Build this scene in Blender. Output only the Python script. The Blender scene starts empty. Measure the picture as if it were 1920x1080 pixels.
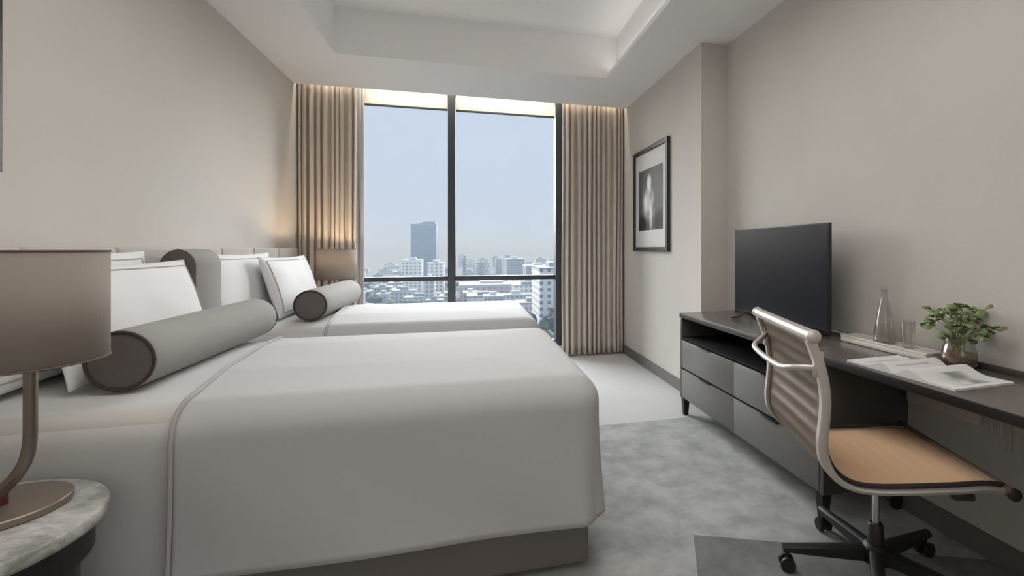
import bpy, bmesh, math, random
from mathutils import Vector, Matrix, noise
PI = math.pi
random.seed(7)
scn = bpy.context.scene
COL = scn.collection

# ------------------------------------------------------------------ camera
cam_d = bpy.data.cameras.new('camera')
cam = bpy.data.objects.new('camera', cam_d)
COL.objects.link(cam)
cam_d.sensor_width = 36.0
cam_d.lens = 36.0 * 900 / 1920
cam_d.shift_x = -(1111 - 960) / 1920
cam_d.shift_y = -(540 - 466) / 1920
cam_d.clip_end = 9000
cam_d.clip_start = 0.05
cam.location = (0, 0, 1.25)
cam.rotation_euler = (PI / 2, 0, -math.atan(232 / 900))
scn.camera = cam

# ------------------------------------------------------------------ world and light
scn.view_settings.view_transform = 'Standard'
scn.view_settings.look = 'None'
scn.view_settings.gamma = 1
scn.view_settings.exposure = 0.5
scn.view_settings.use_curve_mapping = False
scn.cycles.use_denoising = True
scn.cycles.max_bounces = 10
scn.cycles.diffuse_bounces = 6
scn.cycles.transparent_max_bounces = 16
scn.cycles.caustics_reflective = False
scn.cycles.caustics_refractive = False

w = bpy.data.worlds.new('sky')
scn.world = w
w.use_nodes = True
nt = w.node_tree
nt.nodes.clear()
wo = nt.nodes.new('ShaderNodeOutputWorld')
bg = nt.nodes.new('ShaderNodeBackground')
tc = nt.nodes.new('ShaderNodeTexCoord')
sx = nt.nodes.new('ShaderNodeSeparateXYZ')
rp = nt.nodes.new('ShaderNodeValToRGB')
nt.links.new(tc.outputs['Generated'], sx.inputs[0])
nt.links.new(sx.outputs['Z'], rp.inputs[0])
nt.links.new(rp.outputs[0], bg.inputs[0])
nt.links.new(bg.outputs[0], wo.inputs[0])
cr = rp.color_ramp
cr.elements[0].position = 0.0
cr.elements[0].color = (0.43, 0.48, 0.57, 1)
cr.elements[1].position = 0.5
cr.elements[1].color = (0.45, 0.515, 0.625, 1)
bg.inputs['Strength'].default_value = 1.0


def lamp(name, kind, energy, color, loc, rot=(0, 0, 0), **kw):
    d = bpy.data.lights.new(name, kind)
    d.energy = energy
    d.color = color
    for k, v in kw.items():
        setattr(d, k, v)
    o = bpy.data.objects.new(name, d)
    o.location = loc
    o.rotation_euler = rot
    COL.objects.link(o)
    return o


# hazy bright daylight falling in through the window
sd = Vector((0.02, -1.0, -0.14))
lamp('hazy_sun', 'SUN', 15, (0.97, 0.98, 1.0), (0, 30, 20),
     sd.to_track_quat('-Z', 'Y').to_euler(), angle=math.radians(105))
# unseen area light added under the tray ceiling to brighten the room
lamp('tray_fill', 'AREA', 24, (1.0, 0.98, 0.95), (0.15, 1.3, 3.26), shape='RECTANGLE', size=1.6, size_y=2.2)
# cove strip hidden behind the lip on the right side of the tray
lamp('cove_strip', 'AREA', 2.0, (1.0, 0.96, 0.91), (1.345, 1.8, 2.955), (0, math.radians(180), 0), shape='RECTANGLE', size=.05, size_y=5.2)
# unseen fill light added behind the camera to lift soffit and under-desk area
lamp('rear_fill', 'POINT', 14, (1.0, 0.975, 0.945), (0.3, -1.3, 1.55), shadow_soft_size=.5)
# warm strip in the curtain pocket
lamp('pocket_strip', 'AREA', 8, (1.0, 0.93, 0.80), (0.05, 5.43, 3.10), (math.radians(35), 0, 0),
     shape='RECTANGLE', size=3.3, size_y=0.03)


# ------------------------------------------------------------------ materials
def mat(name, col, rough=0.6, metal=0.0, bump=0.0, bscale=60.0, var=0.0, vscale=3.0, spec=0.5,
        stretch=(1, 1, 1), sheen=0.0, trans=0.0, emit=None, coat=0.0):
    m = bpy.data.materials.new(name)
    m.use_nodes = True
    n, l = m.node_tree.nodes, m.node_tree.links
    b = n['Principled BSDF']
    b.inputs['Base Color'].default_value = (*col, 1)
    b.inputs['Roughness'].default_value = rough
    b.inputs['Metallic'].default_value = metal
    b.inputs['Specular IOR Level'].default_value = spec
    b.inputs['Sheen Weight'].default_value = sheen
    b.inputs['Transmission Weight'].default_value = trans
    b.inputs['Coat Weight'].default_value = coat
    if emit:
        b.inputs['Emission Color'].default_value = (*emit[:3], 1)
        b.inputs['Emission Strength'].default_value = emit[3]
    if var or bump:
        t = n.new('ShaderNodeTexCoord')
        mp = n.new('ShaderNodeMapping')
        mp.inputs['Scale'].default_value = stretch
        l.new(t.outputs['Object'], mp.inputs[0])
    if var:
        nz = n.new('ShaderNodeTexNoise')
        nz.inputs['Scale'].default_value = vscale
        nz.inputs['Detail'].default_value = 5
        l.new(mp.outputs[0], nz.inputs['Vector'])
        mr = n.new('ShaderNodeMapRange')
        mr.inputs['From Min'].default_value = 0.3
        mr.inputs['From Max'].default_value = 0.7
        mr.inputs['To Min'].default_value = 1 - var
        mr.inputs['To Max'].default_value = 1 + var
        l.new(nz.outputs['Fac'], mr.inputs['Value'])
        mx = n.new('ShaderNodeMix')
        mx.data_type = 'RGBA'
        mx.blend_type = 'MULTIPLY'
        mx.inputs['Factor'].default_value = 1
        mx.inputs['A'].default_value = (*col, 1)
        l.new(mr.outputs[0], mx.inputs['B'])
        l.new(mx.outputs['Result'], b.inputs['Base Color'])
    if bump:
        nb = n.new('ShaderNodeTexNoise')
        nb.inputs['Scale'].default_value = bscale
        nb.inputs['Detail'].default_value = 3
        l.new(mp.outputs[0], nb.inputs['Vector'])
        bp = n.new('ShaderNodeBump')
        bp.inputs['Strength'].default_value = bump
        bp.inputs['Distance'].default_value = 0.01
        l.new(nb.outputs['Fac'], bp.inputs['Height'])
        l.new(bp.outputs[0], b.inputs['Normal'])
    return m


M = {}
M['wall'] = mat('beige_wallcovering', (0.61, 0.578, 0.538), 0.8, bump=0.08, bscale=180, var=0.02, vscale=2)
M['ceiling'] = mat('white_ceiling_paint', (0.88, 0.87, 0.865), 0.9)
M['base'] = mat('grey_baseboard', (0.17, 0.16, 0.15), 0.5)
M['white_cotton'] = mat('white_cotton', (0.54, 0.54, 0.545), 0.85, bump=0.10, bscale=14, sheen=0.1)
M['pillow'] = mat('white_pillow_cotton', (0.80, 0.80, 0.80), 0.85, bump=0.10, bscale=14, sheen=0.1)
M['sheet'] = mat('white_sheet', (0.63, 0.63, 0.63), 0.85, bump=0.10, bscale=10)
M['mattress'] = mat('mattress_ticking', (0.62, 0.60, 0.58), 0.9)
M['piping'] = mat('grey_piping', (0.42, 0.40, 0.39), 0.8)
M['bed_base'] = mat('taupe_upholstery', (0.20, 0.18, 0.165), 0.9, bump=0.15, bscale=200)
M['bolster'] = mat('light_grey_linen', (0.33, 0.318, 0.30), 0.9, bump=0.1, bscale=220)
M['bolster_end'] = mat('dark_taupe_linen', (0.14, 0.122, 0.113), 0.9, bump=0.1, bscale=220)
M['bolster_pipe'] = mat('dark_brown_piping', (0.045, 0.035, 0.034), 0.7)
M['head'] = mat('beige_grey_upholstery', (0.52, 0.485, 0.45), 0.9, bump=0.08, bscale=200)
M['curtain'] = mat('taupe_curtain', (0.62, 0.55, 0.49), 0.85, bump=0.1, bscale=150, stretch=(1, 1, 0.1))
M['sheer'] = mat('grey_sheer', (0.50, 0.48, 0.47), 0.85)
M['frame'] = mat('dark_window_aluminium', (0.045, 0.05, 0.06), 0.45, 0.2)
M['blind'] = mat('cream_blind', (0.82, 0.77, 0.66), 0.8)
M['wood'] = mat('dark_grey_lacquer', (0.085, 0.078, 0.074), 0.28, var=0.08, vscale=6, stretch=(1, 0.1, 1), spec=0.6)
M['front'] = mat('grey_lacquer_front', (0.17, 0.165, 0.16), 0.33, spec=0.6)
M['desk_top'] = mat('brown_grey_desk_top', (0.13, 0.115, 0.105), 0.22, var=0.1, vscale=5, stretch=(1, 0.08, 1), spec=0.6)
M['edge'] = mat('black_brown_edge', (0.022, 0.020, 0.019), 0.4)
M['black'] = mat('black_metal', (0.012, 0.012, 0.013), 0.4)
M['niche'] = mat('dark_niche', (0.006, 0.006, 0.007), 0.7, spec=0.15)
M['screen'] = mat('tv_glass', (0.008, 0.009, 0.016), 0.30)
M['screen'].node_tree.nodes['Principled BSDF'].inputs['IOR'].default_value = 1.18
M['tv_body'] = mat('tv_plastic', (0.02, 0.02, 0.022), 0.4)
M['alu'] = mat('polished_aluminium', (0.74, 0.69, 0.64), 0.38, 0.75)
M['chrome'] = mat('chrome', (0.75, 0.75, 0.75), 0.15, 1.0)
M['tan'] = mat('tan_leather', (0.70, 0.46, 0.28), 0.5, bump=0.08, bscale=90)
M['brown'] = mat('brown_leather', (0.17, 0.115, 0.078), 0.5, bump=0.06, bscale=90)
M['dark_trim'] = mat('dark_brown_trim', (0.03, 0.022, 0.018), 0.5)
M['plastic'] = mat('black_plastic', (0.016, 0.016, 0.017), 0.5)
M['shade'] = mat('taupe_lampshade', (0.43, 0.38, 0.335), 0.9, bump=0.12, bscale=160, stretch=(1, 1, 0.15))
M['shade_rim'] = mat('brown_shade_trim', (0.17, 0.13, 0.11), 0.9)
M['bronze'] = mat('brushed_bronze', (0.26, 0.22, 0.185), 0.32, 0.85)
M['bronze_base'] = mat('taupe_lamp_base', (0.27, 0.22, 0.18), 0.4, 0.5)
M['red'] = mat('red_brown_joint', (0.10, 0.02, 0.015), 0.4)
M['paper'] = mat('magazine_paper', (0.80, 0.79, 0.78), 0.5)
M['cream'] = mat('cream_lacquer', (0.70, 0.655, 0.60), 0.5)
M['leaf'] = mat('green_leaf', (0.19, 0.25, 0.10), 0.5, var=0.45, vscale=14)
M['stem'] = mat('pale_green_stem', (0.24, 0.27, 0.12), 0.6)
M['soil'] = mat('brown_filling', (0.20, 0.12, 0.085), 0.8, var=0.3, vscale=60)
M['fpaper'] = mat('white_mat_board', (0.72, 0.71, 0.69), 0.8)
M['fblack'] = mat('black_picture_frame', (0.022, 0.021, 0.02), 0.4)


def glass_mat(name, tint, refl=0.08, rough=0.02, solid=0.0):
    m = bpy.data.materials.new(name)
    m.use_nodes = True
    n, l = m.node_tree.nodes, m.node_tree.links
    n.clear()
    o = n.new('ShaderNodeOutputMaterial')
    t = n.new('ShaderNodeBsdfTransparent')
    t.inputs[0].default_value = (*tint, 1)
    g = n.new('ShaderNodeBsdfGlossy')
    g.inputs['Roughness'].default_value = rough
    lw = n.new('ShaderNodeLayerWeight')
    lw.inputs[0].default_value = 0.35
    mr = n.new('ShaderNodeMapRange')
    mr.inputs['To Min'].default_value = refl * 0.4
    mr.inputs['To Max'].default_value = min(1, refl * 5)
    mx = n.new('ShaderNodeMixShader')
    l.new(lw.outputs['Facing'], mr.inputs[0])
    l.new(mr.outputs[0], mx.inputs[0])
    l.new(t.outputs[0], mx.inputs[1])
    l.new(g.outputs[0], mx.inputs[2])
    l.new(mx.outputs[0], o.inputs[0])
    return m


M['pane'] = glass_mat('window_glass', (0.97, 0.985, 0.985), 0.004)
M['glass'] = glass_mat('clear_glass', (0.93, 0.93, 0.92), 0.07)


# carpet: pale field by the window, mottled grey field, darker angled block under the chair
def carpet():
    m = bpy.data.materials.new('mottled_carpet')
    m.use_nodes = True
    n, l = m.node_tree.nodes, m.node_tree.links
    b = n['Principled BSDF']
    b.inputs['Roughness'].default_value = 0.95
    b.inputs['Sheen Weight'].default_value = 0.2
    t = n.new('ShaderNodeTexCoord')
    s = n.new('ShaderNodeSeparateXYZ')
    l.new(t.outputs['Object'], s.inputs[0])

    def math_(op, a, bb):
        q = n.new('ShaderNodeMath')
        q.operation = op
        for i, v in enumerate((a, bb)):
            if isinstance(v, (int, float)):
                q.inputs[i].default_value = v
            else:
                l.new(v, q.inputs[i])
        return q.outputs[0]

    def mix(f, a, c):
        q = n.new('ShaderNodeMix')
        q.data_type = 'RGBA'
        for k, v in (('Factor', f), ('A', a), ('B', c)):
            if isinstance(v, tuple):
                q.inputs[k].default_value = (*v, 1)
            else:
                l.new(v, q.inputs[k])
        return q.outputs['Result']
    nz = n.new('ShaderNodeTexNoise')
    nz.inputs['Scale'].default_value = 6.0
    nz.inputs['Detail'].default_value = 8
    nz.inputs['Roughness'].default_value = 0.62
    l.new(t.outputs['Object'], nz.inputs['Vector'])
    rp = n.new('ShaderNodeValToRGB')
    rp.color_ramp.elements[0].position = 0.36
    rp.color_ramp.elements[0].color = (0.30, 0.31, 0.30, 1)
    rp.color_ramp.elements[1].position = 0.62
    rp.color_ramp.elements[1].color = (0.47, 0.48, 0.465, 1)
    l.new(nz.outputs['Fac'], rp.inputs[0])
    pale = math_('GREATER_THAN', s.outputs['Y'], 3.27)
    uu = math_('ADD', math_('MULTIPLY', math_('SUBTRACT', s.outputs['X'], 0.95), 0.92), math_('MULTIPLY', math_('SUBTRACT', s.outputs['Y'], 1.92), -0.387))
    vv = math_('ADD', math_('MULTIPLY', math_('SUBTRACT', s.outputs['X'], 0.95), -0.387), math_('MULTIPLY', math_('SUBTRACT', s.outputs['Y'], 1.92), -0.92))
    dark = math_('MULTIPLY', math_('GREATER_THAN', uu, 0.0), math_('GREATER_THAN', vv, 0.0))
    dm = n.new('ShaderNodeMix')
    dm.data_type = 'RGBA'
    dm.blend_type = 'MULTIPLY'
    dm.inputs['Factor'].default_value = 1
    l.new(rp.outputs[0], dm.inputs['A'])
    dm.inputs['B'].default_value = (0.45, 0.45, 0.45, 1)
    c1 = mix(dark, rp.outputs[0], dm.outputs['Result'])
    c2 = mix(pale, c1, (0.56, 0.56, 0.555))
    l.new(c2, b.inputs['Base Color'])
    nb = n.new('ShaderNodeTexNoise')
    nb.inputs['Scale'].default_value = 220
    l.new(t.outputs['Object'], nb.inputs['Vector'])
    bp = n.new('ShaderNodeBump')
    bp.inputs['Strength'].default_value = 0.3
    bp.inputs['Distance'].default_value = 0.004
    l.new(nb.outputs['Fac'], bp.inputs['Height'])
    l.new(bp.outputs[0], b.inputs['Normal'])
    return m


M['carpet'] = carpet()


def marble():
    m = bpy.data.materials.new('grey_white_marble')
    m.use_nodes = True
    n, l = m.node_tree.nodes, m.node_tree.links
    b = n['Principled BSDF']
    b.inputs['Roughness'].default_value = 0.3
    t = n.new('ShaderNodeTexCoord')
    nz = n.new('ShaderNodeTexNoise')
    nz.inputs['Scale'].default_value = 9
    nz.inputs['Detail'].default_value = 10
    nz.inputs['Roughness'].default_value = 0.7
    nz.inputs['Distortion'].default_value = 1.2
    rp = n.new('ShaderNodeValToRGB')
    rp.color_ramp.elements[0].position = 0.38
    rp.color_ramp.elements[0].color = (0.26, 0.26, 0.25, 1)
    rp.color_ramp.elements[1].position = 0.6
    rp.color_ramp.elements[1].color = (0.60, 0.59, 0.57, 1)
    l.new(t.outputs['Object'], nz.inputs['Vector'])
    l.new(nz.outputs['Fac'], rp.inputs[0])
    l.new(rp.outputs[0], b.inputs['Base Color'])
    return m


M['marble'] = marble()


# black and white photograph of a pale seated figure, soft shapes on a dark ground
def artwork(name, blobs, ground):
    m = bpy.data.materials.new(name)
    m.use_nodes = True
    n, l = m.node_tree.nodes, m.node_tree.links
    b = n['Principled BSDF']
    b.inputs['Roughness'].default_value = 0.5
    t = n.new('ShaderNodeTexCoord')
    acc = None
    for (cy, cz, ry, rz, v) in blobs:
        mp = n.new('ShaderNodeMapping')
        mp.vector_type = 'TEXTURE'
        mp.inputs['Location'].default_value = (0, cy, cz)
        mp.inputs['Scale'].default_value = (1, ry, rz)
        l.new(t.outputs['Object'], mp.inputs[0])
        ln = n.new('ShaderNodeVectorMath')
        ln.operation = 'LENGTH'
        l.new(mp.outputs[0], ln.inputs[0])
        mr = n.new('ShaderNodeMapRange')
        mr.interpolation_type = 'SMOOTHSTEP'
        mr.inputs['From Min'].default_value = 1.0
        mr.inputs['From Max'].default_value = 0.35
        mr.inputs['To Max'].default_value = v
        l.new(ln.outputs['Value'], mr.inputs['Value'])
        if acc is None:
            acc = mr.outputs[0]
        else:
            mx = n.new('ShaderNodeMath')
            mx.operation = 'ADD'
            l.new(acc, mx.inputs[0])
            l.new(mr.outputs[0], mx.inputs[1])
            acc = mx.outputs[0]
    nz = n.new('ShaderNodeTexNoise')
    nz.inputs['Scale'].default_value = 8
    l.new(t.outputs['Object'], nz.inputs['Vector'])
    md = n.new('ShaderNodeMath')
    md.operation = 'MULTIPLY_ADD'
    l.new(nz.outputs['Fac'], md.inputs[0])
    md.inputs[1].default_value = 0.08
    l.new(acc, md.inputs[2])
    ad = n.new('ShaderNodeMath')
    ad.operation = 'ADD'
    l.new(md.outputs[0], ad.inputs[0])
    ad.inputs[1].default_value = ground
    ad.use_clamp = True
    l.new(ad.outputs[0], b.inputs['Base Color'])
    return m


# ------------------------------------------------------------------ mesh helpers
def new():
    return bmesh.new()


def box(bm, x0, x1, y0, y1, z0, z1, bev=0.0, seg=2):
    r = bmesh.ops.create_cube(bm, size=1)
    for v in r['verts']:
        v.co = Vector((x0 + (v.co.x + .5) * (x1 - x0), y0 + (v.co.y + .5) * (y1 - y0), z0 + (v.co.z + .5) * (z1 - z0)))
    if bev:
        es = list({e for v in r['verts'] for e in v.link_edges})
        bmesh.ops.bevel(bm, geom=es, offset=bev, segments=seg, profile=0.5, affect='EDGES')


def lathe(bm, prof, seg=48, center=(0, 0), axis='z', cap=True):
    rings = []
    for (r, z) in prof:
        ring = []
        for k in range(seg):
            a = 2 * PI * k / seg
            if axis == 'z':
                co = (center[0] + r * math.cos(a), center[1] + r * math.sin(a), z)
            else:  # along y: center = (x, z)
                co = (center[0] + r * math.cos(a), z, center[1] + r * math.sin(a))
            ring.append(bm.verts.new(co))
        rings.append(ring)
    for a, b in zip(rings, rings[1:]):
        for k in range(seg):
            bm.faces.new((a[k], a[(k + 1) % seg], b[(k + 1) % seg], b[k]))
    if cap:
        for ring in (rings[0], rings[-1]):
            try:
                bm.faces.new(ring)
            except ValueError:
                pass
    bmesh.ops.recalc_face_normals(bm, faces=bm.faces)


def smooth_path(pts, n=8):
    P = [Vector(p) for p in pts]
    out = []
    for i in range(len(P) - 1):
        p0 = P[i - 1] if i else P[0] * 2 - P[1]
        p1, p2 = P[i], P[i + 1]
        p3 = P[i + 2] if i + 2 < len(P) else P[-1] * 2 - P[-2]
        for k in range(n):
            t = k / n
            out.append(0.5 * ((2 * p1) + (p2 - p0) * t + (2 * p0 - 5 * p1 + 4 * p2 - p3) * t * t + (3 * p1 - p0 - 3 * p2 + p3) * t ** 3))
    out.append(P[-1])
    return out


def tube(bm, pts, r, seg=10, closed=False, ru=None, up=None, cap=True):
    """sweep an ellipse (r along side, ru along up) down the points; r may be a list"""
    P = [Vector(p) for p in pts]
    N = len(P)
    rings = []
    ref = Vector(up) if up else None
    prev = None
    for i in range(N):
        if closed:
            d = (P[(i + 1) % N] - P[i - 1]).normalized()
        else:
            d = (P[min(i + 1, N - 1)] - P[max(i - 1, 0)]).normalized()
        if ref:
            u = (ref - d * ref.dot(d)).normalized()
        elif prev is None:
            q = Vector((0, 0, 1)) if abs(d.z) < 0.9 else Vector((1, 0, 0))
            u = (q - d * q.dot(d)).normalized()
        else:
            u = (prev - d * prev.dot(d)).normalized()
        prev = u
        s = d.cross(u)
        rr = r[i] if isinstance(r, (list, tuple)) else r
        r2 = rr if ru is None else ru
        rings.append([bm.verts.new(P[i] + s * (rr * math.cos(2 * PI * k / seg)) + u * (r2 * math.sin(2 * PI * k / seg))) for k in range(seg)])
    pairs = list(zip(rings, rings[1:])) + ([(rings[-1], rings[0])] if closed else [])
    for a, b in pairs:
        for k in range(seg):
            bm.faces.new((a[k], a[(k + 1) % seg], b[(k + 1) % seg], b[k]))
    if not closed and cap:
        bm.faces.new(rings[0])
        bm.faces.new(rings[-1])
    bmesh.ops.recalc_face_normals(bm, faces=bm.faces)


def grid(bm, nu, nv, f, closed_u=False):
    vs = [[bm.verts.new(f(i / nu, j / nv)) for j in range(nv + 1)] for i in range(nu + 1)]
    for i in range(nu):
        for j in range(nv):
            bm.faces.new((vs[i][j], vs[i + 1][j], vs[i + 1][j + 1], vs[i][j + 1]))
    return vs


def obj(name, bm, m, parent=None, smooth=True, loc=None, angle=40):
    me = bpy.data.meshes.new(name)
    bm.to_mesh(me)
    bm.free()
    me.materials.append(m)
    if smooth:
        for p in me.polygons:
            p.use_smooth = True
        me.set_sharp_from_angle(angle=math.radians(angle))
    o = bpy.data.objects.new(name, me)
    COL.objects.link(o)
    if parent:
        o.parent = parent
    if loc:
        o.location = loc
    return o


def solid(o, t, off=-1.0):
    md = o.modifiers.new('thickness', 'SOLIDIFY')
    md.thickness = t
    md.offset = off
    return o


def thing(name, label, cat, loc=(0, 0, 0), rz=0.0, group=None):
    o = bpy.data.objects.new(name, None)
    o.empty_display_size = 0.1
    COL.objects.link(o)
    o.location = loc
    o.rotation_euler = (0, 0, rz)
    return tag(o, label, cat, group)


def tag(o, label, cat, group=None, kind=None):
    o['label'] = label
    o['category'] = cat
    if group:
        o['group'] = group
    if kind:
        o['kind'] = kind
    return o


def struct(name, bm, m, parent=None, smooth=False):
    o = obj(name, bm, m, parent, smooth)
    if not parent:
        o['kind'] = 'structure'
    return o


def dup(root, loc, label, rz=None, group=None):
    r = root.copy()
    COL.objects.link(r)
    r.location = loc
    r['label'] = label
    if rz is not None:
        r.rotation_euler = (0, 0, rz)
    if group:
        r['group'] = group
    for ch in list(root.children):
        c = ch.copy()
        COL.objects.link(c)
        c.parent = r
        for g in list(ch.children):
            d = g.copy()
            COL.objects.link(d)
            d.parent = c
    return r


# ------------------------------------------------------------------ room shell
XL, XR, XF = -1.69, 2.03, 1.80          # left wall, near right wall, far right wall
YB, YS, YW = -2.2, 3.50, 5.90           # back wall, step in the right wall, outer face of the window wall
H = 2.90

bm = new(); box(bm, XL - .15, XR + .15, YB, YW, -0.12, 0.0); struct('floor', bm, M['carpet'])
bm = new(); box(bm, XL - .15, XL, YB, YW, 0, 3.4); struct('wall_left', bm, M['wall'])
bm = new(); box(bm, XR, XR + .15, YB, YS + .1, 0, 3.4); struct('wall_right', bm, M['wall'])
bm = new(); box(bm, XF, XR + .15, YS, YW, 0, 3.4); struct('wall_right_alcove', bm, M['wall'])
bm = new(); box(bm, XL - .15, XR + .15, YB - .15, YB, 0, 3.4); struct('wall_back', bm, M['wall'])
WX0, WX1, WZ0, WZ1 = -1.30, 1.08, 0.10, 3.05
bm = new()
box(bm, XL, WX0, 5.62, YW, 0, 3.4)
box(bm, WX1, XF, 5.62, YW, 0, 3.4)
box(bm, WX0, WX1, 5.62, YW, 0, WZ0)
box(bm, WX0, WX1, 5.62, YW, WZ1, 3.4)
struct('wall_window', bm, M['wall'])
RX0, RX1, RY0, RY1 = -1.10, 1.39, -0.9, 4.47
bm = new()
box(bm, XL, RX0, YB, 5.38, H, 3.4)
box(bm, RX1, XR, YB, 5.38, H, 3.4)
box(bm, RX0, RX1, RY1, 5.38, H, 3.4)
box(bm, RX0, RX1, YB, RY0, H, 3.4)
box(bm, XL - .15, XR + .15, YB, YW, 3.3, 3.45)
box(bm, XL, XF, 5.38, 5.62, 3.16, 3.3)
box(bm, RX1 - .09, RX1, RY0, RY1, H, H + .04)
struct('ceiling', bm, M['ceiling'])
for nm, (x0, x1, y0, y1) in {'baseboard_left': (XL, XL + .012, YB, 5.62), 'baseboard_right': (XR - .012, XR, YB, YS),
                             'baseboard_alcove': (XF - .012, XF, YS, 5.62), 'baseboard_step': (XF - .012, XR, YS - .012, YS)}.items():
    bm = new(); box(bm, x0, x1, y0, y1, 0, 0.10); struct(nm, bm, M['base'])

# window: outer frame, mullion, rail, panes
win = bpy.data.objects.new('window_1', None); COL.objects.link(win); win['kind'] = 'structure'
win.location = (0, 5.7, 0)


def wbox(name, x0, x1, z0, z1, y0, y1, m):
    bm = new(); box(bm, x0, x1, y0 - 5.7, y1 - 5.7, z0, z1, 0.004 if m is M['frame'] else 0, 1)
    return obj(name, bm, m, win, smooth=False)


wbox('window_frame', WX0, WX0 + .08, WZ0, WZ1, 5.66, 5.78, M['frame'])
wbox('window_frame', 1.00, WX1, WZ0, WZ1, 5.62, 5.78, M['frame'])
wbox('window_frame', WX0 + .08, 1.00, WZ0, WZ0 + .06, 5.66, 5.78, M['frame'])
wbox('window_frame', WX0 + .08, 1.00, WZ1 - .05, WZ1, 5.70, 5.78, M['frame'])
wbox('mullion', -.228, -.146, WZ0 + .06, WZ1 - .05, 5.62, 5.78, M['frame'])
wbox('rail', WX0 + .08, -.228, .885, .935, 5.67, 5.76, M['frame'])
wbox('rail', -.146, 1.00, .885, .935, 5.67, 5.76, M['frame'])
for (a, b) in ((WX0 + .08, -.228), (-.146, 1.00)):
    wbox('pane', a, b, .935, WZ1 - .05, 5.735, 5.741, M['pane'])
    wbox('pane', a, b, WZ0 + .06, .885, 5.735, 5.741, M['pane'])

for (a, b, lab) in ((WX0 + .085, -.233, 'short cream roller blind at the top of the left window bay'),
                    (-.141, .995, 'short cream roller blind at the top of the right window bay')):
    t = thing('roller_blind', lab, 'blind', ((a + b) / 2, 5.69, 3.0), group='roller blinds above the window')
    hw = (b - a) / 2
    bm = new(); box(bm, -hw, hw, -.003, .003, -.165, .0); obj('blind_fabric', bm, M['blind'], t, False)
    bm = new(); box(bm, -hw, hw, -.010, .010, -.188, -.165, .004); obj('hem_bar', bm, M['frame'], t)
    bm = new(); tube(bm, [(-hw, 0, .015), (hw, 0, .015)], .018, 14); obj('roller', bm, M['blind'], t)


# ------------------------------------------------------------------ curtains
def curtain(name, x0, x1, y, z0, z1, nf, amp, m, label, cat, seed, thick=.006):
    rnd = random.Random(seed)
    ws = [rnd.uniform(.6, 1.4) for _ in range(nf)]
    tot = sum(ws)
    edges = [0]
    for q in ws:
        edges.append(edges[-1] + q / tot)
    amps = [amp * rnd.uniform(.55, 1.15) for _ in range(nf)]
    nu = nf * 12

    def f(u, v):
        for i in range(nf):
            if u <= edges[i + 1] + 1e-9:
                break
        tt = (u - edges[i]) / (edges[i + 1] - edges[i])
        ph = 2 * PI * tt
        z = z0 + (z1 - z0) * v
        k = 1 - .25 * v
        yy = -amps[i] * k * math.cos(ph) + .012 * noise.noise(Vector((u * 9, z * .8, seed)))
        xx = (x1 - x0) * u + .012 * math.sin(2 * ph) + .010 * noise.noise(Vector((u * 5, z * .6, seed + 4)))
        return Vector((xx - (x1 - x0) / 2, yy, z - z0))
    bm = new()
    grid(bm, nu, 26, f)
    t = thing(name, label, cat, ((x0 + x1) / 2, y, z0))
    o = obj('drape', bm, m, t, True, angle=80)
    solid(o, thick)
    bm = new(); box(bm, -(x1 - x0) / 2, (x1 - x0) / 2, -.012, .012, z1 - z0 + .002, z1 - z0 + .025, .003)
    obj('curtain_track', bm, M['blind'], t)
    return t


curtain('curtain', -1.665, -1.14, 5.47, .02, 3.08, 9, .045, M['curtain'],
        'floor-length taupe curtain gathered left of the window behind the far lamp', 'curtain', 3)
curtain('curtain', 1.045, 1.775, 5.47, .02, 3.08, 12, .045, M['curtain'],
        'floor-length taupe curtain gathered right of the window beside the framed portrait', 'curtain', 11)
curtain('sheer_curtain', -1.19, -1.085, 5.58, .02, 3.08, 3, .018, M['sheer'],
        'narrow strip of pale grey sheer between left curtain and window glass', 'curtain', 5, .003)


# ------------------------------------------------------------------ beds
BT = 0.75          # top of the bedding


def drape(bm, xa, xf, yn, yf, top, R, L, nu, nv, seed, flare=.02, foot=True, crown=.02, wr=.006, slant=0.0):
    """cover lying on the mattress; hangs down over the near side, the far side and (foot) the foot end"""
    Lx = L if foot else 0.0

    def f(u, v):
        y = yn - L + (yf - yn + 2 * L) * v
        x0 = xa - slant * min(1.0, max(0.0, (y - yn) / (yf - yn)))
        x = x0 + (xf + Lx - x0) * u
        a = max(0.0, x - xf) if foot else 0.0
        b = (y - yf) if y > yf else ((y - yn) if y < yn else 0.0)
        s = max(abs(a), abs(b))
        bx, by = min(x, xf), min(max(y, yn), yf)
        n1 = noise.noise(Vector((x * 2.2, y * 2.2, seed)))
        n2 = noise.noise(Vector((x * 6, y * 6, seed + 9)))
        if s == 0:
            e = min(1, (by - yn) / .3, (yf - by) / .3, (xf - bx) / .3 if foot else 1)
            z = top + crown * max(0, e) + wr * (n1 + .4 * n2) * .7 * max(0, e)
            return Vector((bx, by, z))
        h = math.hypot(a, b)
        da, db = a / h, b / h
        q = R * PI / 2
        if s < q:
            o, dz = R * math.sin(s / R), R * (1 - math.cos(s / R))
        else:
            k = (s - q) / (L - q)
            o = R + flare * k * k + wr * 1.4 * k * math.sin(7 * (x + y) + seed) + wr * k * n1
            dz = R + (s - q)
        return Vector((bx + da * o, by + db * o, top - dz))
    grid(bm, nu, nv, f)


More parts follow.
